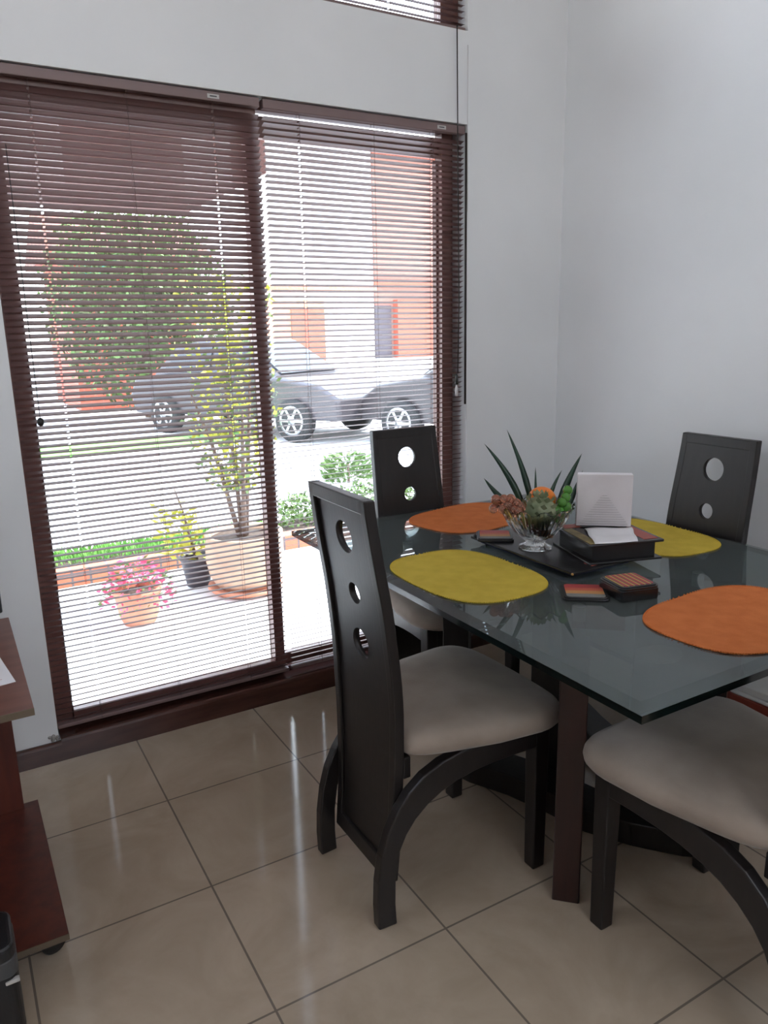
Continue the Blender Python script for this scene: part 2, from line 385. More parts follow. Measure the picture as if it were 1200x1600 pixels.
# ------------------------------------------------------------------ dining chairs (local: +X is the way the sitter faces, origin between rear feet)
PROF = [(.08, .044), (.10, .048), (.24, .060), (.44, .066), (.61, .064), (.70, .056), (.815, .044), (.94, .023), (1.08, .004)]
def interp(T, z):
    if z <= T[0][0]: return T[0][1]
    for (a, b), (c, d) in zip(T, T[1:]):
        if z <= c:
            f = (z - a) / (c - a); return b + (d - b) * f
    return T[-1][1]
def xr(z):   # smoothed back profile
    return (interp(PROF, z - .04) + 2 * interp(PROF, z) + interp(PROF, z + .04)) / 4
WID = [(.08, .146), (.30, .150), (.55, .160), (.8, .155), (1.08, .146)]
TH = .028
def make_chair(label):
    t = thing('dining_chair', label, 'chair', group='espresso dining chairs around the glass table')
    # back frame: two stiles and two rails, 28 mm thick
    bf = MB(); SW = .026; zs = [.09 + (1.08 - .09) * i / 26 for i in range(27)]
    for s_ in (-1, 1):
        rings = []
        for z in zs:
            o = interp(WID, z) * s_; i_ = (interp(WID, z) - SW) * s_; x = xr(z)
            rings.append([(x, o, z), (x + TH, o, z), (x + TH, i_, z), (x, i_, z)])
        vs = [v for r in rings for v in r]; fs = []
        for i in range(len(rings) - 1):
            for k in range(4): fs.append((4 * i + k, 4 * i + (k + 1) % 4, 4 * i + 4 + (k + 1) % 4, 4 * i + 4 + k))
        fs += [(0, 1, 2, 3), tuple(4 * (len(rings) - 1) + k for k in range(4))]
        bf.add(vs, fs)
    for (za, zb_) in ((.09, .135), (1.045, 1.08)):
        ya, yb = interp(WID, za) - .012, interp(WID, zb_) - .012
        vs = [(xr(z) + d, y, z) for z, yy in ((za, ya), (zb_, yb)) for d in (0, TH) for y in (-yy, yy)]
        bf.add(vs, [(0, 1, 3, 2), (4, 6, 7, 5), (0, 4, 5, 1), (2, 3, 7, 6), (0, 2, 6, 4), (1, 5, 7, 3)])
    bf.build('back_frame', M['espresso'], t, .003)
    # back panel, recessed 9 mm behind, flush in front, with three round holes
    holes = [(.965, .041), (.818, .028), (.682, .041)]
    P = MB(); h = .052; NS = 10
    zset = set([.12, 1.055])
    for zc, r in holes:
        for k in range(NS + 1): zset.add(round(zc - h + 2 * h * k / NS, 5))
    for k in range(12): zset.add(round(.12 + (.682 - h - .12) * k / 12, 5))
    zl = sorted(zset)
    X = lambda z, side: xr(z) + (.009 if side == 0 else TH - .0008)
    hw = lambda z: interp(WID, z) - SW + .002
    for side in (0, 1):
        for za, zb_ in zip(zl, zl[1:]):
            inhole = any(zc - h - 1e-6 <= za and zb_ <= zc + h + 1e-6 for zc, r in holes)
            cols_ = [(-1, 0), (0, 1)] if inhole else [(-1, 1)]
            if inhole:
                for s_ in (-1, 1):
                    vs = [(X(za, side), s_ * h, za), (X(za, side), s_ * hw(za), za), (X(zb_, side), s_ * hw(zb_), zb_), (X(zb_, side), s_ * h, zb_)]
                    P.add(vs, [(0, 1, 2, 3)])
            else:
                ys = [-1, -h, h, 1]
                for j in range(3):
                    f = lambda u, z: u * hw(z) if abs(u) == 1 else u
                    P.add([(X(za, side), f(ys[j], za), za), (X(za, side), f(ys[j + 1], za), za), (X(zb_, side), f(ys[j + 1], zb_), zb_), (X(zb_, side), f(ys[j], zb_), zb_)], [(0, 1, 2, 3)])
        for zc, r in holes:
            sq = [(-h + 2 * h * k / NS, -h) for k in range(NS)] + [(h, -h + 2 * h * k / NS) for k in range(NS)] + [(h - 2 * h * k / NS, h) for k in range(NS)] + [(-h, h - 2 * h * k / NS) for k in range(NS)]
            n = len(sq); vo = []; vi = []
            for (y, z) in sq:
                a = math.atan2(z, y); vo.append((X(zc + z, side), y, zc + z)); yy, zz = r * math.cos(a), r * math.sin(a)
                vi.append((X(zc + zz, side), yy, zc + zz))
            P.add(vo + vi, [(k, (k + 1) % n, n + (k + 1) % n, n + k) for k in range(n)])
    for zc, r in holes:
        n = 40; vs = []
        for side in (0, 1):
            for k in range(n):
                a = 2 * PI * k / n
                # same angles as the square perimeter
                vs.append(None)
        sq = [(-h + 2 * h * k / NS, -h) for k in range(NS)] + [(h, -h + 2 * h * k / NS) for k in range(NS)] + [(h - 2 * h * k / NS, h) for k in range(NS)] + [(-h, h - 2 * h * k / NS) for k in range(NS)]
        for side in (0, 1):
            for k, (y, z) in enumerate(sq):
                a = math.atan2(z, y); zz = zc + r * math.sin(a); vs[side * n + k] = (X(zz, side), r * math.cos(a), zz)
        P.add(vs, [(k, (k + 1) % n, n + (k + 1) % n, n + k) for k in range(n)], True)
    P.build('back_panel', M['espresso'], t)
    # arched side pieces that are rear leg and seat rail in one
    outer = [(0, 0), (-.002, .06), (.001, .13), (.012, .20), (.030, .26), (.056, .311), (.088, .354), (.130, .389), (.180, .413), (.235, .427), (.30, .434), (.38, .434), (.465, .434)]
    inner = [(.050, 0), (.047, .06), (.049, .13), (.060, .20), (.080, .243), (.106, .278), (.140, .308), (.180, .332), (.225, .349), (.275, .361), (.33, .368), (.40, .372), (.465, .372)]
    for s_ in (-1, 1):
        A = MB(); vs = []
        for (ox_, oz_), (ix, iz) in zip(outer, inner):
            yo = lambda x: s_ * (.178 + .034 * max(0, x) / .46)
            yi = lambda x: s_ * (.178 - .030 + .034 * max(0, x) / .46)
            vs.append([(ox_, yo(ox_), oz_), (ix, yo(ix), iz), (ix, yi(ix), iz), (ox_, yi(ox_), oz_)])
        n = len(vs); fl = [v for r in vs for v in r]; fs = [(0, 1, 2, 3), tuple(4 * (n - 1) + k for k in range(4))]
        for i in range(n - 1):
            for k in range(4): fs.append((4 * i + k, 4 * i + (k + 1) % 4, 4 * i + 4 + (k + 1) % 4, 4 * i + 4 + k))
        A.add(fl, fs).build('leg', M['espresso'], t, .004)
        L_ = MB(); b, c = .168, .213
        vs = [(x, s_ * y, z) for z, e in ((0, .003), (.43, 0)) for (x, y) in ((.462 + e, b + e), (.508 - e, b + e), (.508 - e, c - e), (.462 + e, c - e))]
        L_.add(vs, [(0, 1, 2, 3), (4, 5, 6, 7)] + [(k, (k + 1) % 4, 4 + (k + 1) % 4, 4 + k) for k in range(4)])
        L_.build('leg', M['espresso'], t, .004)
    for q_ in ((.470, .495, -.17, .17, .372, .434), (.094, .115, -.15, .15, .372, .43)): MB().box(*q_).build('seat_rail', M['espresso'], t, .003)
    # seat cushion
    rings = []; NA = 72
    def outline(k):
        a = 2 * PI * k / NA; ca, sa = math.cos(a), math.sin(a); e = 2 / 8
        u = math.copysign(abs(ca) ** e, ca); v = math.copysign(abs(sa) ** e, sa)
        x = .328 + .234 * u + (.010 * (1 - v * v) if u > 0 else 0)
        wv = .172 + (.256 - .172) * min(1, max(0, (x - .094) / .30)) ** .8
        if x > .47: wv -= .03 * ((x - .47) / .09) ** 2
        return x, v * wv
    cx, cy = .33, 0
    for (sc_, z) in ((.0, .430), (.90, .430), (.955, .434), (.99, .446), (1.0, .459), (.992, .472), (.965, .484), (.90, .492), (.75, .499), (.5, .504), (.25, .507), (0, .508)):
        rings.append([(cx + (outline(k)[0] - cx) * sc_, outline(k)[1] * sc_, z - (.004 * math.cos(2 * (2 * PI * k / NA)) if .4 < sc_ else 0)) for k in range(NA)])
    fl = [v for r in rings for v in r]; fs = []
    for i in range(len(rings) - 1):
        for k in range(NA): fs.append((NA * i + k, NA * i + (k + 1) % NA, NA * i + NA + (k + 1) % NA, NA * i + NA + k))
    MB().add(fl, fs, True).build('seat_cushion', M['suede'], t)
    return t
ch = make_chair('dark dining chair seen from behind, recessed back panel with three round holes, nearest the blinds')
CH = [((.306, -1.077, 0), 0), ((1.118, -.058, 0), -PI / 2), ((1.868, -.975, 0), PI), ((.978, -2.005, 0), PI / 2)]
ch.location, ch.rotation_euler = CH[0][0], (0, 0, CH[0][1])
copy_tree(ch, CH[1][0], CH[1][1], 'dark dining chair at the window end of the table, back against the blind')
copy_tree(ch, CH[2][0], CH[2][1], 'dark dining chair across the table, back against the bare white wall')
copy_tree(ch, CH[3][0], CH[3][1], 'dark dining chair at the near table end, only taupe seat and curved legs showing')

for c_ in bpy.data.objects:
    if c_.name in ('dining_chair.001', 'dining_chair.002'): c_.scale = (1, 1, .985)

# ------------------------------------------------------------------ stool with a white pad, mostly hidden behind the table end
t = thing('padded_stool', 'cream padded stool with a red brown wooden rim, half hidden beneath the table end', 'stool', (1.56, -1.56, 0), math.radians(4))
def rrect(hx, hy, r, n=6):
    out = []
    for cx, cy, a0 in ((hx - r, hy - r, 0), (-hx + r, hy - r, 90), (-hx + r, -hy + r, 180), (hx - r, -hy + r, 270)):
        for k in range(n + 1):
            a = math.radians(a0 + 90 * k / n); out.append((cx + r * math.cos(a), cy + r * math.sin(a)))
    return out
MB().prism(rrect(.19, .17, .03), .372, .427).build('seat_rim', M['redwood'], t, .003)
MB().prism(rrect(.188, .168, .03), .428, .435).prism(rrect(.176, .156, .03), .435, .457).build('pad', M['cream'], t, .005, 3)
for sx in (-1, 1):
    for sy in (-1, 1): MB().box(sx * .16 - .017, sx * .16 + .017, sy * .14 - .017, sy * .14 + .017, 0, .374).build('leg', M['redwood'], t, .002)

# ------------------------------------------------------------------ table
TX0, TX1, TY0, TY1, TZ, TT = .590, 1.765, -1.770, -.148, .742, .023
tb = thing('dining_table', 'large rectangular tinted glass dining table on dark wooden posts', 'table', ((TX0 + TX1) / 2, (TY0 + TY1) / 2, 0))
ox, oy = tb.location.x, tb.location.y
HX, HY = (TX1 - TX0) / 2, (TY1 - TY0) / 2
BV = .034; dz = .006
def ring(hx, hy, z): return [(-hx, -hy, z), (hx, -hy, z), (hx, hy, z), (-hx, hy, z)]
g = MB(); v = ring(HX - BV, HY - BV, TZ) + ring(HX, HY, TZ - dz) + ring(HX, HY, TZ - TT)
fs = [(0, 1, 2, 3)] + [(k, (k + 1) % 4, 4 + (k + 1) % 4, 4 + k) for k in range(4)] + [(8, 9, 10, 11)]
g.add(v, fs); gt = g.build('glass_top', M['tableglass'], tb)
e = MB(); v = ring(HX, HY, TZ - dz) + ring(HX, HY, TZ - TT) + ring(HX - .010, HY - .010, TZ - TT - .0002) + ring(HX - .004, HY - .004, TZ - dz - .0002)
e.add(v, [(k, (k + 1) % 4, 4 + (k + 1) % 4, 4 + k) for k in range(4)] + [(4 + k, 4 + (k + 1) % 4, 8 + (k + 1) % 4, 8 + k) for k in range(4)])
e.build('polished_edge', M['glassedge'], gt)
for (x, y) in ((.893, -.464), (.941, -1.25), (1.432, -1.239), (1.40, -.47)):
    q = MB().lathe([(0, TZ - TT), (.017, TZ - TT), (.017, .680), (0, .680)], 20, (x - ox, y - oy, 0)); q.build('standoff', M['chrome'], tb)
def post(cx, cy, l, th, ang, z0, z1, mat, name='leg'):
    T = Matrix.Translation((cx - ox, cy - oy, 0)) @ Matrix.Rotation(ang, 4, 'Z')
    return MB().box(-l / 2, l / 2, -th / 2, th / 2, z0, z1, T).build(name, mat, tb, .003)
post(.812, -1.372, .14, .068, PI / 4, 0, .680, M['mahogany'])
post(1.545, -.585, .14, .068, PI / 4, 0, .680, M['espresso'])
post(.940, -.695, .085, .070, -PI / 4, 0, .680, M['espresso'])
post(1.435, -1.215, .31, .068, -PI / 4, 0, .680, M['espresso'])
post(1.150, -.955, .16, .075, -PI / 4, 0, .680, M['espresso'], 'centre_post')
# upper cross and bowed floor rails
m = MB()
for (x0, y0, x1, y1) in ((.893, -.464, 1.432, -1.239), (.812, -1.372, 1.545, -.50)):
    d = Vector((x1 - x0, y1 - y0, 0)); L_ = d.length; T = Matrix.Translation(((x0 + x1) / 2 - ox, (y0 + y1) / 2 - oy, 0)) @ Matrix.Rotation(math.atan2(d.y, d.x), 4, 'Z')
    m.box(-L_ / 2 - .03, L_ / 2 + .03, -.03, .03, .632, .680, T)
m.build('top_cross', M['espresso'], tb, .002)
def bow(pts, wd, z1):
    m = MB(); pts = [Vector((x - ox, y - oy, 0)) for x, y in pts]; vs = []
    for i, q in enumerate(pts):
        tng = (pts[min(i + 1, len(pts) - 1)] - pts[max(0, i - 1)]).normalized(); nn = Vector((-tng.y, tng.x, 0)) * wd / 2
        vs += [tuple(q - nn), tuple(q + nn), tuple(q + nn + Vector((0, 0, z1))), tuple(q - nn + Vector((0, 0, z1)))]
    n = len(pts); fs = [(0, 1, 2, 3), tuple(4 * (n - 1) + k for k in range(4))]
    for i in range(n - 1):
        for k in range(4): fs.append((4 * i + k, 4 * i + (k + 1) % 4, 4 * i + 4 + (k + 1) % 4, 4 * i + 4 + k))
    return m.add(vs, fs)
bow([(.90, -.74), (.925, -.84), (.985, -.96), (1.03, -1.10), (1.06, -1.22), (1.12, -1.32), (1.20, -1.42), (1.31, -1.51)], .12, .075).build('floor_rail', M['espresso'], tb, .004)
bow([(1.46, -.62), (1.44, -.74), (1.40, -.86), (1.37, -.98), (1.375, -1.06)], .11, .075).build('floor_rail', M['espresso'], tb, .004)

# ------------------------------------------------------------------ placemats
def placemat(label, c, hx, hy, ang, mat, e=2.9):
    t = thing('placemat', label, 'placemat', (c[0], c[1], TZ + .0002), ang, 'oval woven placemats on the glass table')
    n = 96; o = []
    for k in range(n):
        a = 2 * PI * k / n; ca, sa = math.cos(a), math.sin(a)
        o.append((hx * math.copysign(abs(ca) ** (2 / e), ca), hy * math.copysign(abs(sa) ** (2 / e), sa)))
    m = MB(); m.prism(o, 0, .0024); m.build('mat', mat, t, .0008)
    rim = MB(); pts = [(x, y, .0014) for x, y in o]; pts2 = pts + [pts[0]]
    for k in range(0, n * 2):
        a = 2 * PI * k / (n * 2); ca, sa = math.cos(a), math.sin(a)
        x = hx * math.copysign(abs(ca) ** (2 / e), ca); y = hy * math.copysign(abs(sa) ** (2 / e), sa)
        rim.ball((x, y, .0027), .0026, 5, 4)
    rim.build('rim', mat, t)
    return t
placemat('yellow oval placemat in front of the chair seen from behind', (.806, -.925), .178, .243, math.radians(1), M['matY'])
placemat('orange oval placemat at the window end of the table', (1.235, -.375), .240, .180, math.radians(12), M['matO'])
placemat('yellow oval placemat partly hidden behind the black box, across the table', (1.555, -.925), .175, .24, math.radians(-2), M['matY'])
placemat('orange oval placemat at the near end of the table, cut by the picture edge', (1.165, -1.565), .245, .172, math.radians(4), M['matO'])

# ------------------------------------------------------------------ things in the middle of the table
TRZ = TZ + .026
t = thing('tray', 'low black lacquer tray with a navy underside beneath the crystal bowl and box', 'tray', (1.152, -.905, TZ + .0005))
MB().prism(rrect(.138, .240, .006), .018, .0255).build('board', M['lacquer'], t, .002)
MB().prism(rrect(.118, .218, .01), .006, .018).build('base', M['navy'], t, .003)
for sx in (-1, 1):
    for sy in (-1, 1): MB().lathe([(0, 0), (.01, 0), (.012, .006), (0, .006)], 12, (sx * .1, sy * .19, 0)).build('foot', M['lacquer'], t)
q = MB().box(-.045, -.012, -.222, -.190, .0255, .0264, Matrix.Rotation(.0, 4, 'Z')); q.build('inlay', M['redtile'], t)
MB().ball((-.136, -.238, .021), .004, 8, 6).build('corner_stud', M['gold'], t)

bx = thing('lidded_box', 'black square wooden box with a flared lid holding up the stack of napkins', 'box', (1.250, -1.040, TRZ + .0005), math.radians(-17))
MB().prism(rrect(.118, .122, .004), 0, .006).prism(rrect(.102, .106, .002), .006, .052).build('body', M['lacquer'], bx, .0015)
ld = MB().prism(rrect(.120, .124, .004), .0525, .0605); ld.build('lid', M['lacquer'], bx, .002)
MB().box(.062, .108, -.108, .114, .0605, .0614).box(-.10, -.02, .075, .114, .0605, .0614).build('red_inlay', M['redtile'], bx)
MB().box(-.112, -.080, -.112, .07, .0605, .0614).build('olive_inlay', M['olive'], bx)
BZ = TRZ + .0625
t = thing('napkin_stack', 'upright stack of square white paper napkins standing on the black box', 'napkins', (1.292, -.985, BZ), math.radians(-41))
# local x = width, y = depth
for i in range(5):
    m = MB(); y = -.016 + i * .008; h_ = .166 - (.003 if i % 2 else 0)
    m.box(-.083 + R.uniform(-.001, .001), .083, y, y + .0068, .002, h_)
    n_ = m.build('napkin', M['napkin'] if i == 0 else M['paper'], t, .0025, 3)
m = MB()   # embossed triangle of a clear holder face, relief shading put in as darker colour
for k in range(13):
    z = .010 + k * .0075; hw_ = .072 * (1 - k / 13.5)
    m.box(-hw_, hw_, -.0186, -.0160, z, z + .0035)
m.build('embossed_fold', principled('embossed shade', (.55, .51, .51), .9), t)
MB().box(-.070, .070, -.021, .028, .0, .004).build('holder_base', M['crystal'], t, .001)
t = thing('paper_napkin', 'single white paper napkin lying flat on the lid of the black box', 'napkin', (0, 0, 0))
cs = [(1.214, -.985), (1.345, -1.055), (1.238, -1.176), (1.117, -1.124)]
m = MB(); G = 10; vs = []
for i in range(G + 1):
    for j in range(G + 1):
        u, v_ = i / G, j / G
        x = (cs[0][0] * (1 - u) + cs[1][0] * u) * (1 - v_) + (cs[3][0] * (1 - u) + cs[2][0] * u) * v_
        y = (cs[0][1] * (1 - u) + cs[1][1] * u) * (1 - v_) + (cs[3][1] * (1 - u) + cs[2][1] * u) * v_
        vs.append((x + .002 * math.sin(9 * v_), y + .003 * math.sin(7 * u), BZ + .003 + .0012 * math.sin(6 * u + 3 * v_) + .0012 * math.sin(11 * v_)))
nv = len(vs); fs = [(i * (G + 1) + j, (i + 1) * (G + 1) + j, (i + 1) * (G + 1) + j + 1, i * (G + 1) + j + 1) for i in range(G) for j in range(G)]
m.add(vs, fs, True); sh = m.build('sheet', M['paper'], t); s2 = sh.modifiers.new('Solidify', 'SOLIDIFY'); s2.thickness = .0012

def coaster(label, c, z, ang, mat=None, knob=False, hs=.055, stack=0):
    t = thing('coaster', label, 'coaster', (c[0], c[1], z), ang, 'black framed coasters on the table')
    zz = 0
    if stack:
        MB().prism(rrect(hs * .95, hs * .95, .004), 0, stack).build('holder', M['lacquer'], t, .002); zz = stack
    MB().prism(rrect(hs, hs, .018), zz, zz + .007).prism(rrect(hs - .004, hs - .004, .015), zz + .007, zz + .010).build('frame', M['lacquer'], t, .0015)
    MB().prism(rrect(hs - .011, hs - .011, .010), zz + .010, zz + .0108).build('inlay', mat, t)
    if knob: MB().ball((-hs - .004, 0, zz + .004), .006, 10, 8).build('knob', M['lacquer'], t)
    return t
coaster('striped coaster with a small knob at the window end of the tray', (1.070, -.725), TRZ + .0005, math.radians(-35), M['stripeA'], True, .060)
coaster('striped coaster lying low on the glass beside the coaster holder', (.968, -1.238), TZ + .0005, math.radians(-38), M['stripeA'], False, .061)
coaster('finely ribbed red and gold coaster on its black holder block', (1.066, -1.300), TZ + .0005, math.radians(-14), M['stripeB'], False, .058, .030)

# crystal fruit bowl
BC = (1.100, -.890)
t = thing('crystal_bowl', 'scalloped cut crystal footed bowl full of ornamental fruit', 'bowl', (BC[0], BC[1], TRZ + .0005))
pr = [(.0, .0), (.050, .0), (.052, .004), (.036, .012), (.026, .020), (.040, .030), (.062, .048), (.082, .074), (.098, .102), (.112, .128), (.116, .134), (.110, .132), (.094, .104), (.078, .077), (.058, .052), (.034, .037), (.0, .033)]
n = 72; m = MB(); vs = []
for i, (r, z) in enumerate(pr):
    for k in range(n):
        a = 2 * PI * k / n; f = (z / .134) if i > 3 else .15
        rr = r * (1 + .045 * f * math.cos(12 * a) + .018 * math.cos(36 * a) * (1 if 3 < i < 11 else .3)); zz = z + (.008 * math.cos(12 * a) * f if 8 <= i <= 12 else 0)
        vs.append((rr * math.cos(a), rr * math.sin(a), zz))
fs = [(i * n + k, i * n + (k + 1) % n, (i + 1) * n + (k + 1) % n, (i + 1) * n + k) for i in range(len(pr) - 1) for k in range(n)]
m.add(vs, fs, False).build('vessel', M['crystal'], t)
def at(dx, dy, z): return (BC[0] + dx, BC[1] + dy, TRZ + z)
# view-facing directions on the table: right = (.866,-.5), towards viewer = (-.5,-.866)
def vw(r, f, z): return at(r * .80 - f * .60, -r * .60 - f * .80, z)
tag(MB().ball((0, 0, 0), .044, 28, 18, .92).build('orange', M['orange'], None, loc=vw(.018, -.020, .150)), 'round orange fruit on top of the crystal bowl', 'fruit')
m = MB(); m.ball((0, 0, 0), .050, 26, 16, 1.05, .05)
for i in range(5):
    for k in range(9):
        a = 2 * PI * (k + i * .5) / 9; th = .35 + i * .42
        c = Vector((math.sin(th) * math.cos(a), math.sin(th) * math.sin(a), math.cos(th))) * .049
        m.leaf(c, Vector((c.x * .6, c.y * .6, .045)), .024, .011, (-c.y, c.x, 0.2))
tag(m.build('artichoke', M['artichoke'], None, loc=vw(.010, .030, .120)), 'large dull green artichoke leaning in the front of the crystal bowl', 'vegetable')
def grapes(name, label, mat, pos, r):
    t = thing(name, label, 'grapes', pos[0])
    o = Vector(pos[0]); tw = MB(); pts = []
    for q in pos[1]:
        c = Vector(q) - o; MB().ball(c, r * R.uniform(.9, 1.05), 16, 12).build('grape', mat, t, recalc=True); pts.append(c)
    mid = sum(pts, Vector()) / len(pts)
    for c in pts: tw.tube([mid, (mid + c) / 2 + Vector((0, 0, .004)), c], .0016, 5)
    tw.build('twig', M['twig'], t)
grapes('glass_grapes', 'bunch of amber pink glass grapes spilling over the window side of the bowl', M['pinkgrape'],
       [vw(-.09, .02, .13), [vw(-.125, .02, .158), vw(-.132, .015, .128), vw(-.100, .02, .160), vw(-.080, .02, .160), vw(-.105, .03, .130), vw(-.088, .03, .140), vw(-.070, .03, .130), vw(-.085, .035, .112), vw(-.055, .04, .125), vw(-.045, .035, .140), vw(-.062, .02, .148), vw(-.118, .005, .144)]], .0155)
grapes('glass_grapes', 'bunch of green glass grapes between the artichoke and the napkins', M['greengrape'],
       [vw(.08, .01, .12), [vw(.055, .035, .128), vw(.076, .02, .150), vw(.070, .02, .122), vw(.088, .01, .165), vw(.094, .0, .185), vw(.050, .035, .105), vw(.066, .03, .100), vw(.090, .01, .135), vw(.036, .045, .098)]], .0165)
t = thing('dried_bark', 'curled pinkish brown dried bark showing through the crystal bowl', 'decoration', vw(0, 0, .05))
o = Vector(t.location)
for i in range(6):
    m = MB(); a = Vector(vw(-.055 + .012 * i, .030, .100 - .006 * i)) - o; b = Vector(vw(.030 + .004 * i, .030, .062 - .003 * i)) - o
    m.tube([a, (a + b) / 2 + Vector((0, 0, -.012)), b], [.006, .011, .007], 8).build('strip', M['fan'], t)

# stiff pointed leaves standing in the bowl
t = thing('spiky_leaves', 'spray of stiff dark green pointed leaves rising behind the orange', 'plant', vw(0, -.06, .075))
o = Vector(t.location)
def blade(p0, p1, wd, bend):
    a, b = Vector(p0) - o, Vector(p1) - o; m = MB(); n = 9; d = (b - a).normalized(); side = d.cross(Vector((.6, .8, 0))).normalized()
    vs = []
    for i in range(n):
        f = i / (n - 1); c = a + (b - a) * f + side * bend * math.sin(PI * f) + Vector((-.6, -.8, 0)) * .004
        ww = wd * (1 - f) ** .7 * (.55 + .9 * min(1, f * 3)) if f < 1 else 0
        th = Vector((.6, .8, 0)) * (.003 + ww * .35)
        vs += [c - side * ww, c + th * .5, c + side * ww, c - Vector((-.6, -.8, 0)) * -.0008]
    fs = []
    for i in range(n - 1):
        for k in range(4): fs.append((4 * i + k, 4 * i + (k + 1) % 4, 4 * i + 4 + (k + 1) % 4, 4 * i + 4 + k))
    m.add(vs, fs, True).build('leaf', M['leaf'], t)
for r0, z0, r1, z1, wd, bd in ((-.035, .10, -.185, .290, .0105, -.012), (-.010, .10, -.115, .335, .0095, -.008), (-.06, .10, -.185, .178, .0110, .006), (-.004, .10, -.023, .215, .005, 0),
                               (.030, .10, .060, .205, .0075, .008), (.060, .10, .120, .258, .0115, .006), (.09, .10, .125, .205, .008, 0)):
    blade(vw(r0 + .008, -.055, z0), vw(r1 + .024, -.085, z1 + .028), wd, bd)

# ------------------------------------------------------------------ desk cart at the edge
t = thing('desk_cart', 'reddish brown laminate computer cart with an upright back board and low shelf', 'cart', (-.70, -.70, 0))
o = (-.70, -.70)
m = MB().box(-1.10 - o[0], -.373 - o[0], -1.036 - o[1], -.430 - o[1], .684, .7); m.build('top', M['desk'], t, .001)
MB().box(-1.10 - o[0], -.373 - o[0], -1.038 - o[1], -1.036 - o[1], .684, .6995).build('edge_band', M['deskedge'], t)
MB().box(-1.05 - o[0], -.363 - o[0], -.980 - o[1], -.372 - o[1], .084, .1).build('shelf', M['desk2'], t, .001)
MB().box(-1.05 - o[0], -.363 - o[0], -.982 - o[1], -.980 - o[1], .084, .0995).build('edge_band', M['deskedge'], t)
MB().box(-1.022 - o[0], -.402 - o[0], -.402 - o[1], -.386 - o[1], .1, .684).build('back_board', M['desk2'], t, .001)
MB().box(-1.04 - o[0], -1.022 - o[0], -.965 - o[1], -.402 - o[1], .1, .684).build('side_board', M['desk2'], t, .001)
for x, y in ((-.395, -.90), (-.395, -.44), (-1.0, -.90), (-1.0, -.44)):
    q = MB().lathe([(0, -.011), (.026, -.011), (.030, -.006), (.030, .006), (.026, .011), (0, .011)], 20)
    c = q.build('caster', M['black'], t, 0, loc=(x - o[0], y - o[1], .030), rot=(PI / 2, 0, math.radians(20)))
    MB().box(-.014, .014, -.014, .014, .028, .054).build('fork', M['grey'], t, .003, loc=(x - o[0], y - o[1], 0))
t = thing('paper_sheet', 'white printed sheet of paper lying on the cart top', 'paper', (-.394, -.884, .7005), math.radians(7))
MB().box(-.21, 0, 0, .285, 0, .0012).build('sheet', M['paper'], t)
m = MB()
for k in range(12): m.box(-.10, -.022 - .008 * (k % 3), .03 + k * .018, .0312 + k * .018, .0013, .0016)
m.build('print', M['ink'], t)
t = thing('black_monitor', 'black monitor on the cart top, only the edge of its housing showing', 'monitor', (-.59, -.50, .7005))
MB().prism(rrect(.203, .016, .008), .042, .40).build('housing', M['black'], t, .004)
MB().box(-.08, .08, -.06, .06, 0, .012).build('stand', M['black'], t, .003); MB().box(-.03, .03, -.008, .010, .012, .06).build('neck', M['black'], t)
t = thing('computer_tower', 'black plastic computer case with a grey band standing before the cart', 'computer case', (-.60, -1.06, 0))
MB().prism(rrect(.126, .065, .025), .012, .235).build('case', M['black'], t, .010, 3)
MB().prism(rrect(.128, .067, .025), .165, .205).build('band', M['grey'], t, .003)
MB().box(.100, .127, -.068, -.056, .150, .158).build('badge', M['label'], t, .002)
for sx in (-1, 1): MB().box(sx * .09 - .02, sx * .09 + .02, -.05, .05, 0, .013).build('foot', M['grey'], t, .002)

# ------------------------------------------------------------------ outdoors
GZ = -.08
struct(MB().box(-8, 12, .172, 2.26, GZ - .3, GZ).build('ground_patio', M['patio']))
struct(MB().box(-8, 14, 2.40, 2.62, GZ - .3, GZ + .035).build('ground_kerb_top', M['patio']))
tag(MB().box(-8, 14, 2.26, 2.40, GZ - .1, GZ + .10).build('brick_edging', M['kerbbrick']), 'low edging of upright red bricks between the patio and the grass', 'edging')
struct(MB().box(-8, 14, 3.02, 3.50, GZ - .3, GZ + .02).build('ground_path', M['patio']))
struct(MB().box(-8, 14, 2.62, 3.02, GZ - .3, GZ + .03).build('ground_bed', M['soil']))
struct(MB().box(-8, 20, 3.50, 3.62, GZ - .3, GZ - .01).build('kerb_gutter', M['gutter']))
struct(MB().box(-40, 60, 3.62, 8.0, GZ - .3, GZ - .03).build('road', M['road']))
struct(MB().box(-60, 90, 8.9, 90, GZ - .3, GZ - .02).build('ground_far_paving', M['road']))
tag(MB().box(-40, 3.6, 8.0, 8.9, GZ - .2, GZ + .02).build('grass_verge', M['grass']), 'strip of green lawn across the road', 'lawn', kind='stuff')
struct(MB().box(3.6, 90, 8.0, 8.9, GZ - .3, GZ - .025).build('ground_driveway', M['road']))
m = MB()
for i in range(3600):
    x = R.uniform(-1.2, 1.68); y = R.uniform(2.64, 3.0); m.leaf((x, y, GZ + .03), (R.uniform(-.5, .5), R.uniform(-.5, .5), 1), R.uniform(.03, .08), .006)
tag(m.build('grass_bed', M['grass'], recalc=False), 'narrow bed of bright green grass behind the brick edging', 'grass', kind='stuff')
m = MB()
for i in range(1800):
    x = R.uniform(1.7, 3.3); y = R.uniform(2.66, 3.0); m.leaf((x, y, GZ + R.uniform(.03, .25)), (R.uniform(-1, 1), R.uniform(-1, 1), .6), R.uniform(.03, .06), .014)
tag(m.build('flowering_shrubbery', M['greenleaf'], recalc=False), 'leafy green planting behind the brick edging', 'shrubs', kind='stuff')
# eave of the porch over the patio
struct(MB().box(-3.2, 1.02, .95, 2.3, 2.17, 2.34).build('roof_porch', M['eave'], None, .01))

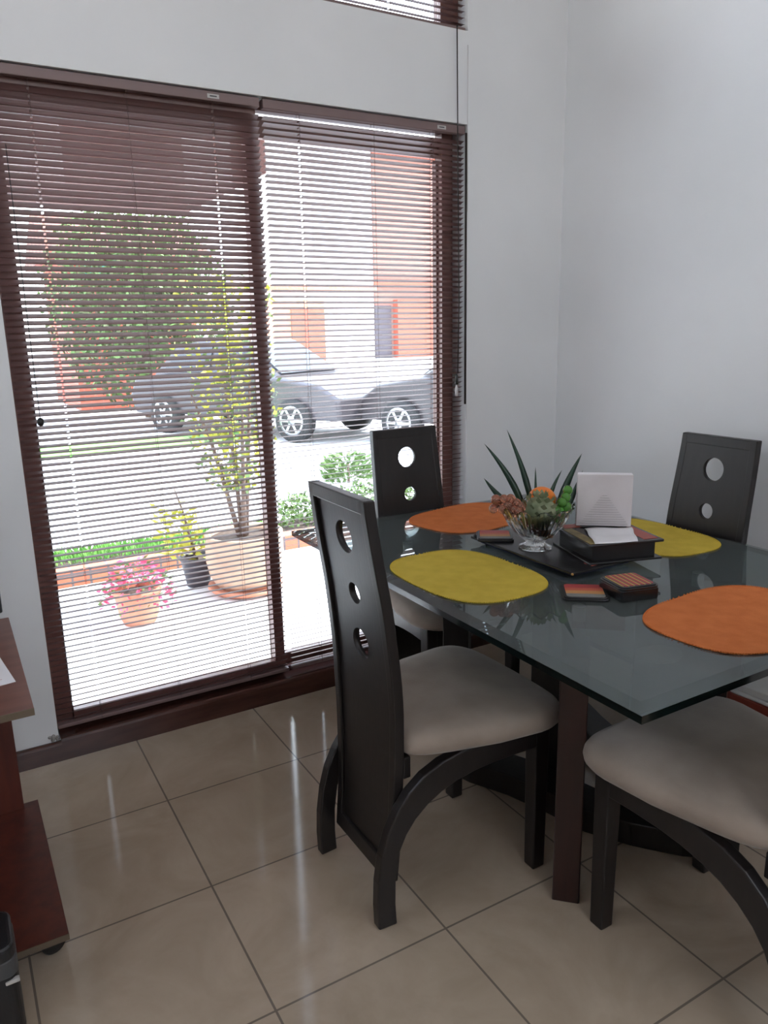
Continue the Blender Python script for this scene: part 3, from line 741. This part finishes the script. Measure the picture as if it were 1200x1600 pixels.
def pot(name, label, loc, prof, mat, group=None):
    t = thing(name, label, 'plant pot', loc, 0, group)
    MB().lathe(prof, 36).build('pot', mat, t)
    rt = max(r for r, z in prof) * .86; zt = max(z for r, z in prof)
    MB().lathe([(0, zt - .025), (rt, zt - .03)], 24).build('soil', M['soil'], t)
    return t, zt
t, zt = pot('potted_flower', 'small terracotta pot of trailing pink flowers behind the wide blind', (.33, 1.42, GZ), [(0, 0), (.085, 0), (.105, .05), (.118, .13), (.12, .17), (.132, .172), (.132, .195), (.12, .2), (.112, .19), (.10, .17)], M['terracotta'])
m = MB(); g2 = MB()
for i in range(420):
    a = R.uniform(0, 2 * PI); rr = R.uniform(.02, .2) ; z = .30 - abs(rr - .05) * 1.1 + R.uniform(-.06, .06)
    c = (rr * math.cos(a), rr * math.sin(a) * .8, max(.08, z)); (m if R.random() < .8 else g2).leaf(c, (math.cos(a), math.sin(a), R.uniform(-.3, .6)), R.uniform(.025, .045), .011)
m.build('blossoms', M['pinkleaf'], t, recalc=False); g2.build('leaves', M['greenleaf'], t, recalc=False)
t, zt = pot('potted_sapling', 'small dark plastic pot with a thin yellow green sapling', (.79, 1.86, GZ), [(0, 0), (.07, 0), (.10, .17), (.108, .172), (.108, .19), (.098, .19), (.09, .17)], M['blackpot'])
m = MB().tube([(-.0, 0, .16), (-.03, 0, .3), (-.06, .01, .48), (-.10, .01, .62)], [.012, .009, .007, .004], 7); m.build('stem', M['bark'], t)
m = MB()
for i in range(170):
    f = R.random(); c = (-.03 - .07 * f + R.uniform(-.13, .09), R.uniform(-.09, .09), .2 + .3 * f + R.uniform(-.04, .05)); m.leaf(c, (R.uniform(-1, 1), R.uniform(-1, 1), R.uniform(-.3, .6)), R.uniform(.05, .09), .014)
m.build('leaves', M['yellowleaf'], t, recalc=False)
t, zt = pot('potted_tree', 'big aged clay pot on a saucer holding a tall yellow leaved bush', (1.02, 1.62, GZ), [(0, .03), (.17, .03), (.215, .10), (.235, .20), (.232, .30), (.222, .34), (.235, .345), (.235, .36), (.215, .36), (.20, .33)], M['agedpot'])
MB().lathe([(0, .0), (.20, 0), (.235, .03), (.23, .045), (.2, .035), (0, .035)], 36).build('saucer', M['terracotta'], t)
m = MB()
for (dx, dy, h_) in ((-.02, 0, 1.3), (.05, .03, 1.5), (.0, -.04, 1.1), (-.08, .02, 1.2)):
    m.tube([(dx * .3, dy * .3, .33), (dx, dy, .6), (dx * 1.8, dy * 2, .9), (dx * 3, dy * 3, h_)], [.018, .014, .011, .005], 7)
m.build('stems', M['bark'], t)
m = MB(); g2 = MB()
for i in range(1500):
    z = R.uniform(.62, 1.85); rr = R.uniform(0, .12 + .16 * min(1, (z - .55) / .5)); a = R.uniform(0, 2 * PI)
    (m if R.random() < .6 else g2).leaf((rr * math.cos(a) - .03, rr * math.sin(a), z), (R.uniform(-1, 1), R.uniform(-1, 1), R.uniform(-.6, .6)), R.uniform(.03, .06), .014)
m.build('yellow_leaves', M['yellowleaf'], t, recalc=False); g2.build('leaves', M['greenleaf'], t, recalc=False)

def tree(label, x, y, zc, rx_, rz, n, mats, trunk=.09, l=.12):
    t = thing('street_tree', label, 'tree', (x, y, GZ), 0, 'trees across the road')
    MB().tube([(0, 0, 0), (.05, 0, zc * .5), (-.04, 0, zc)], [trunk, trunk * .8, trunk * .5], 10).tube([(0, 0, zc * .5), (rx_ * .5, 0, zc * 1.05)], [trunk * .6, .02], 8).tube([(0, 0, zc * .45), (-rx_ * .5, .2, zc)], [trunk * .6, .02], 8).build('trunk', M['bark'], t)
    parts = [MB() for _ in mats]
    for i in range(n):
        u = Vector((R.gauss(0, 1), R.gauss(0, 1), R.gauss(0, 1))).normalized() * (R.random() ** .45)
        parts[R.randrange(len(mats))].leaf((u.x * rx_, u.y * rx_ * .8, zc + u.z * rz), (R.uniform(-1, 1), R.uniform(-1, 1), R.uniform(-1, 1)), R.uniform(.7, 1.3) * l, l * .32)
    for p_, m_ in zip(parts, mats): p_.build('crown', m_, t, recalc=False)
tree('broad dark green tree across the road, seen through the wide blind', 2.98, 12.2, 2.12, 1.70, 1.95, 9500, [M['treeleaf'], M['greenleaf']])

t = thing('low_shrub', 'low leafy green shrub beside the road, behind the dark chair back', 'shrub', (3.15, 4.35, GZ - .03))
m = MB()
for i in range(700):
    a = R.uniform(0, 2 * PI); rr = R.random() ** .5 * .26; z = R.uniform(.03, .34) * (1 - rr * 1.2)
    m.leaf((rr * math.cos(a), rr * math.sin(a), z), (math.cos(a), math.sin(a), R.uniform(0, 1.2)), R.uniform(.05, .09), .016)
m.build('leaves', M['greenleaf'], t, recalc=False); MB().tube([(0, 0, 0), (0, 0, .2)], .015, 6).build('stem', M['bark'], t)
# houses
def house(label, x0, x1, y0, y1, h, mat, wins=(), winmat=None, roof=None, frame=None):
    t = thing('house', label, 'house', ((x0 + x1) / 2, y0, GZ)); o = t.location
    MB().box(x0 - o.x, x1 - o.x, 0, y1 - y0, 0, h).build('wall', mat, t)
    for (a, b, c, d) in wins:
        f = MB().box(a - o.x - .08, b - o.x + .08, -.05, .02, c - .08, d + .08).build('window', frame or M['whitewall'], t)
        MB().box(a - o.x, b - o.x, -.07, -.045, c, d).build('pane', winmat or M['carglass'], f)
    if roof:
        e = roof; m = MB(); xa, xb, ya, yb = x0 - o.x - e, x1 - o.x + e, -e, y1 - y0 + e; ym = (ya + yb) / 2; rh = (yb - ya) * .22
        m.add([(xa, ya, h), (xb, ya, h), (xb, yb, h), (xa, yb, h), (xa, ym, h + rh), (xb, ym, h + rh), (xa, ya, h - .12), (xb, ya, h - .12), (xb, yb, h - .12), (xa, yb, h - .12)],
              [(0, 1, 5, 4), (2, 3, 4, 5), (0, 4, 3), (1, 2, 5), (6, 7, 1, 0), (7, 8, 2, 1), (8, 9, 3, 2), (9, 6, 0, 3), (9, 8, 7, 6)])
        m.build('roof', M['tile'], t)
    return t
house('low red brick house directly across the road, behind the dark tree', 2.1, 4.7, 14.5, 18, 3.2, M['redwall'], [], None, .35)
ho = bpy.data.objects['house']; MB().box(2.35 - ho.location.x, 2.95 - ho.location.x, -.5, 0, 2.72, 2.9).build('awning', principled('teal canvas', (.03, .42, .40), .7), ho)
hb = house('tall brown brick house with a deep eave on the far street corner', 20.8, 28.5, 36, 44, 10.9, M['brownwall'], [], None, .8)
o = hb.location
MB().box(20.9 - o.x, 22.5 - o.x, -.1, .05, 0, 2.9).build('door', M['darkdoor'], hb)
MB().box(22.7 - o.x, 28.3 - o.x, -.5, .05, 0, 3.2).build('porch', M['redwall'], hb)
MB().box(20.8 - o.x, 28.5 - o.x, -.3, .05, 4.0, 4.25).build('string_course', M['redwall'], hb)
hw_ = house('white rendered apartment block with grey bays on the far side of the street', 10.5, 20.0, 33.5, 35.0, 11.5, M['whitewall'], [], None, None)
o = hw_.location
for k in range(2):
    MB().box(16.6 - o.x, 18.1 - o.x, -.25, .05, 5.2 + k * 3.1, 7.6 + k * 3.1).build('bay', M['greywall'], hw_)
MB().box(10.5 - o.x, 20.0 - o.x, -.4, .05, 3.55, 3.8).build('ledge', M['terracotta'], hw_)
hg = house('pink red garage front beneath the white block', 12.8, 15.9, 31.0, 32.6, 3.0, M['terracotta'], [], None, None)
MB().box(-.2, 1.5, -.06, .02, 0, 2.6).build('garage_door', M['redwall'], hg)
# parked cars
def car(label, loc, rz, paint):
    t = thing('parked_car', label, 'car', loc, rz)
    body = [(-2.05, .30), (-2.1, .62), (-1.95, .88), (-1.2, .95), (1.0, .93), (1.75, .82), (2.08, .62), (2.1, .32)]
    cab = [(-1.55, .93), (-1.15, 1.36), (-.55, 1.46), (.25, 1.43), (1.05, .92)]
    def loft(prof, ws, ins=0):
        m = MB(); n = len(prof); vs = []
        for s_, kx in ((-1, 1), (-.92, 0), (.92, 0), (1, 1)):
            for i, (x, z) in enumerate(prof):
                w_ = ws[i] * s_; vs.append((x * (.985 if kx else 1), w_, z - (.03 if kx and z > .5 else 0)))
        fs = [tuple(range(n)), tuple(range(3 * n, 4 * n))[::-1]]
        for j in range(3):
            for i in range(n): fs.append((j * n + i, j * n + (i + 1) % n, (j + 1) * n + (i + 1) % n, (j + 1) * n + i))
        return m.add(vs, fs)
    loft(body, [.80, .84, .85, .86, .86, .83, .78, .78]).build('body', paint, t, .03, 3)
    loft(cab, [.80, .66, .64, .64, .80]).build('cabin', paint, t, .03, 3)
    m = MB()
    for s_ in (-1, 1):
        m.add([(x, s_ * y, z) for x, y, z in ((-1.30, .80, .98), (-1.02, .70, 1.30), (-.30, .675, 1.38), (-.30, .80, .98))] + [(x, s_ * (y - .02), z) for x, y, z in ((-1.30, .80, .98), (-1.02, .70, 1.30), (-.30, .675, 1.38), (-.30, .80, .98))], [(0, 1, 2, 3), (7, 6, 5, 4), (0, 1, 5, 4), (1, 2, 6, 5), (2, 3, 7, 6), (3, 0, 4, 7)])
        m.add([(x, s_ * y, z) for x, y, z in ((-.22, .80, .98), (-.22, .675, 1.38), (.20, .68, 1.36), (.82, .80, .98))] + [(x, s_ * (y - .02), z) for x, y, z in ((-.22, .80, .98), (-.22, .675, 1.38), (.20, .68, 1.36), (.82, .80, .98))], [(0, 1, 2, 3), (7, 6, 5, 4), (0, 1, 5, 4), (1, 2, 6, 5), (2, 3, 7, 6), (3, 0, 4, 7)])
    m.build('side_windows', M['carglass'], t)
    MB().add([(.32, -.56, 1.42), (.32, .56, 1.42), (1.03, .68, .97), (1.03, -.68, .97), (.30, -.56, 1.40), (.30, .56, 1.40), (1.01, .68, .95), (1.01, -.68, .95)], [(0, 1, 2, 3), (7, 6, 5, 4), (0, 1, 5, 4), (1, 2, 6, 5), (2, 3, 7, 6), (3, 0, 4, 7)]).build('windscreen', M['carglass'], t)
    for s_ in (-1, 1):
        MB().ball((1.98, s_ * .62, .66), .11, 12, 8, .7).build('headlamp', M['lamp'], t)
        for x in (-1.3, 1.32):
            q = MB().lathe([(0, -.1), (.24, -.1), (.31, -.08), (.31, .08), (.24, .1), (0, .1)], 28).build('wheel', M['tyre'], t, loc=(x, s_ * .78, .31), rot=(PI / 2, 0, 0))
            m = MB().lathe([(0, .104), (.07, .106), (.07, .101)], 16).lathe([(.18, .101), (.215, .106), (.215, .101)], 24)
            for k in range(6):
                m.box(.05, .20, -.02, .02, .100, .107, Matrix.Rotation(k * PI / 3, 4, 'Z'))
            hb_ = m.build('hub', M['alloy'], q)
            if s_ > 0: hb_.rotation_euler = (PI, 0, 0)
    return t
car('dark grey parked car with its bonnet showing past the blind edge', (4.0, 9.0, GZ - .02), math.radians(-62), M['carpaint'])
car('charcoal parked car beyond the brown chair back, close to the house corner', (6.2, 5.3, GZ - .02), math.radians(112), M['carpaint2'])

# ------------------------------------------------------------------ light
W = bpy.data.worlds.new('World'); sc.world = W; W.use_nodes = True
N = W.node_tree.nodes; L = W.node_tree.links; bg = N['Background']
tc = N.new('ShaderNodeTexCoord'); sp = N.new('ShaderNodeSeparateXYZ'); L.new(tc.outputs['Generated'], sp.inputs[0])
rp = N.new('ShaderNodeValToRGB'); e = rp.color_ramp.elements
e[0].position = .48; e[0].color = (.55, .53, .50, 1); e[1].position = 1; e[1].color = (.58, .72, 1.0, 1); x_ = e.new(.53); x_.color = (.95, .97, 1.0, 1)
mm = N.new('ShaderNodeMath'); mm.operation = 'MULTIPLY_ADD'; mm.inputs[1].default_value = .5; mm.inputs[2].default_value = .5
L.new(sp.outputs['Z'], mm.inputs[0]); L.new(mm.outputs[0], rp.inputs['Fac']); L.new(rp.outputs['Color'], bg.inputs['Color'])
bg.inputs['Strength'].default_value = 8.0
sun = bpy.data.lights.new('sun', 'SUN'); sun.energy = 12.0; sun.angle = math.radians(3); sun.color = (1, .96, .9)
so = bpy.data.objects.new('sun', sun); col.objects.link(so)
so.rotation_euler = Vector((.80, -.10, 1.25)).to_track_quat('Z', 'Y').to_euler()

# ------------------------------------------------------------------ camera
cam = bpy.data.cameras.new('camera'); co = bpy.data.objects.new('camera', cam); col.objects.link(co)
F = 1186.48; cam.sensor_fit = 'VERTICAL'; cam.sensor_height = 24; cam.lens = 24 * F / 1600
yaw, pitch, roll = map(math.radians, (29.93848, 13.44073, -1.21749))
fwd = Vector((math.sin(yaw) * math.cos(pitch), math.cos(yaw) * math.cos(pitch), -math.sin(pitch)))
rt = Vector((math.cos(yaw), -math.sin(yaw), 0)); up = rt.cross(fwd)
r2 = math.cos(roll) * rt + math.sin(roll) * up; u2 = -math.sin(roll) * rt + math.cos(roll) * up
mt = Matrix((r2, u2, -fwd)).transposed().to_4x4(); mt.translation = (-.4554, -2.6432, 1.4417)
co.matrix_world = mt; cam.clip_start = .05; cam.clip_end = 300
sc.camera = co
sc.view_settings.view_transform = 'Standard'; sc.view_settings.look = 'None'; sc.view_settings.gamma = 1
sc.view_settings.use_curve_mapping = False; sc.view_settings.exposure = 0.0
cy = sc.cycles
cy.max_bounces = 14; cy.diffuse_bounces = 6; cy.glossy_bounces = 6; cy.transmission_bounces = 12; cy.transparent_max_bounces = 24
cy.use_denoising = True; cy.sample_clamp_indirect = 6; cy.caustics_reflective = False; cy.caustics_refractive = False
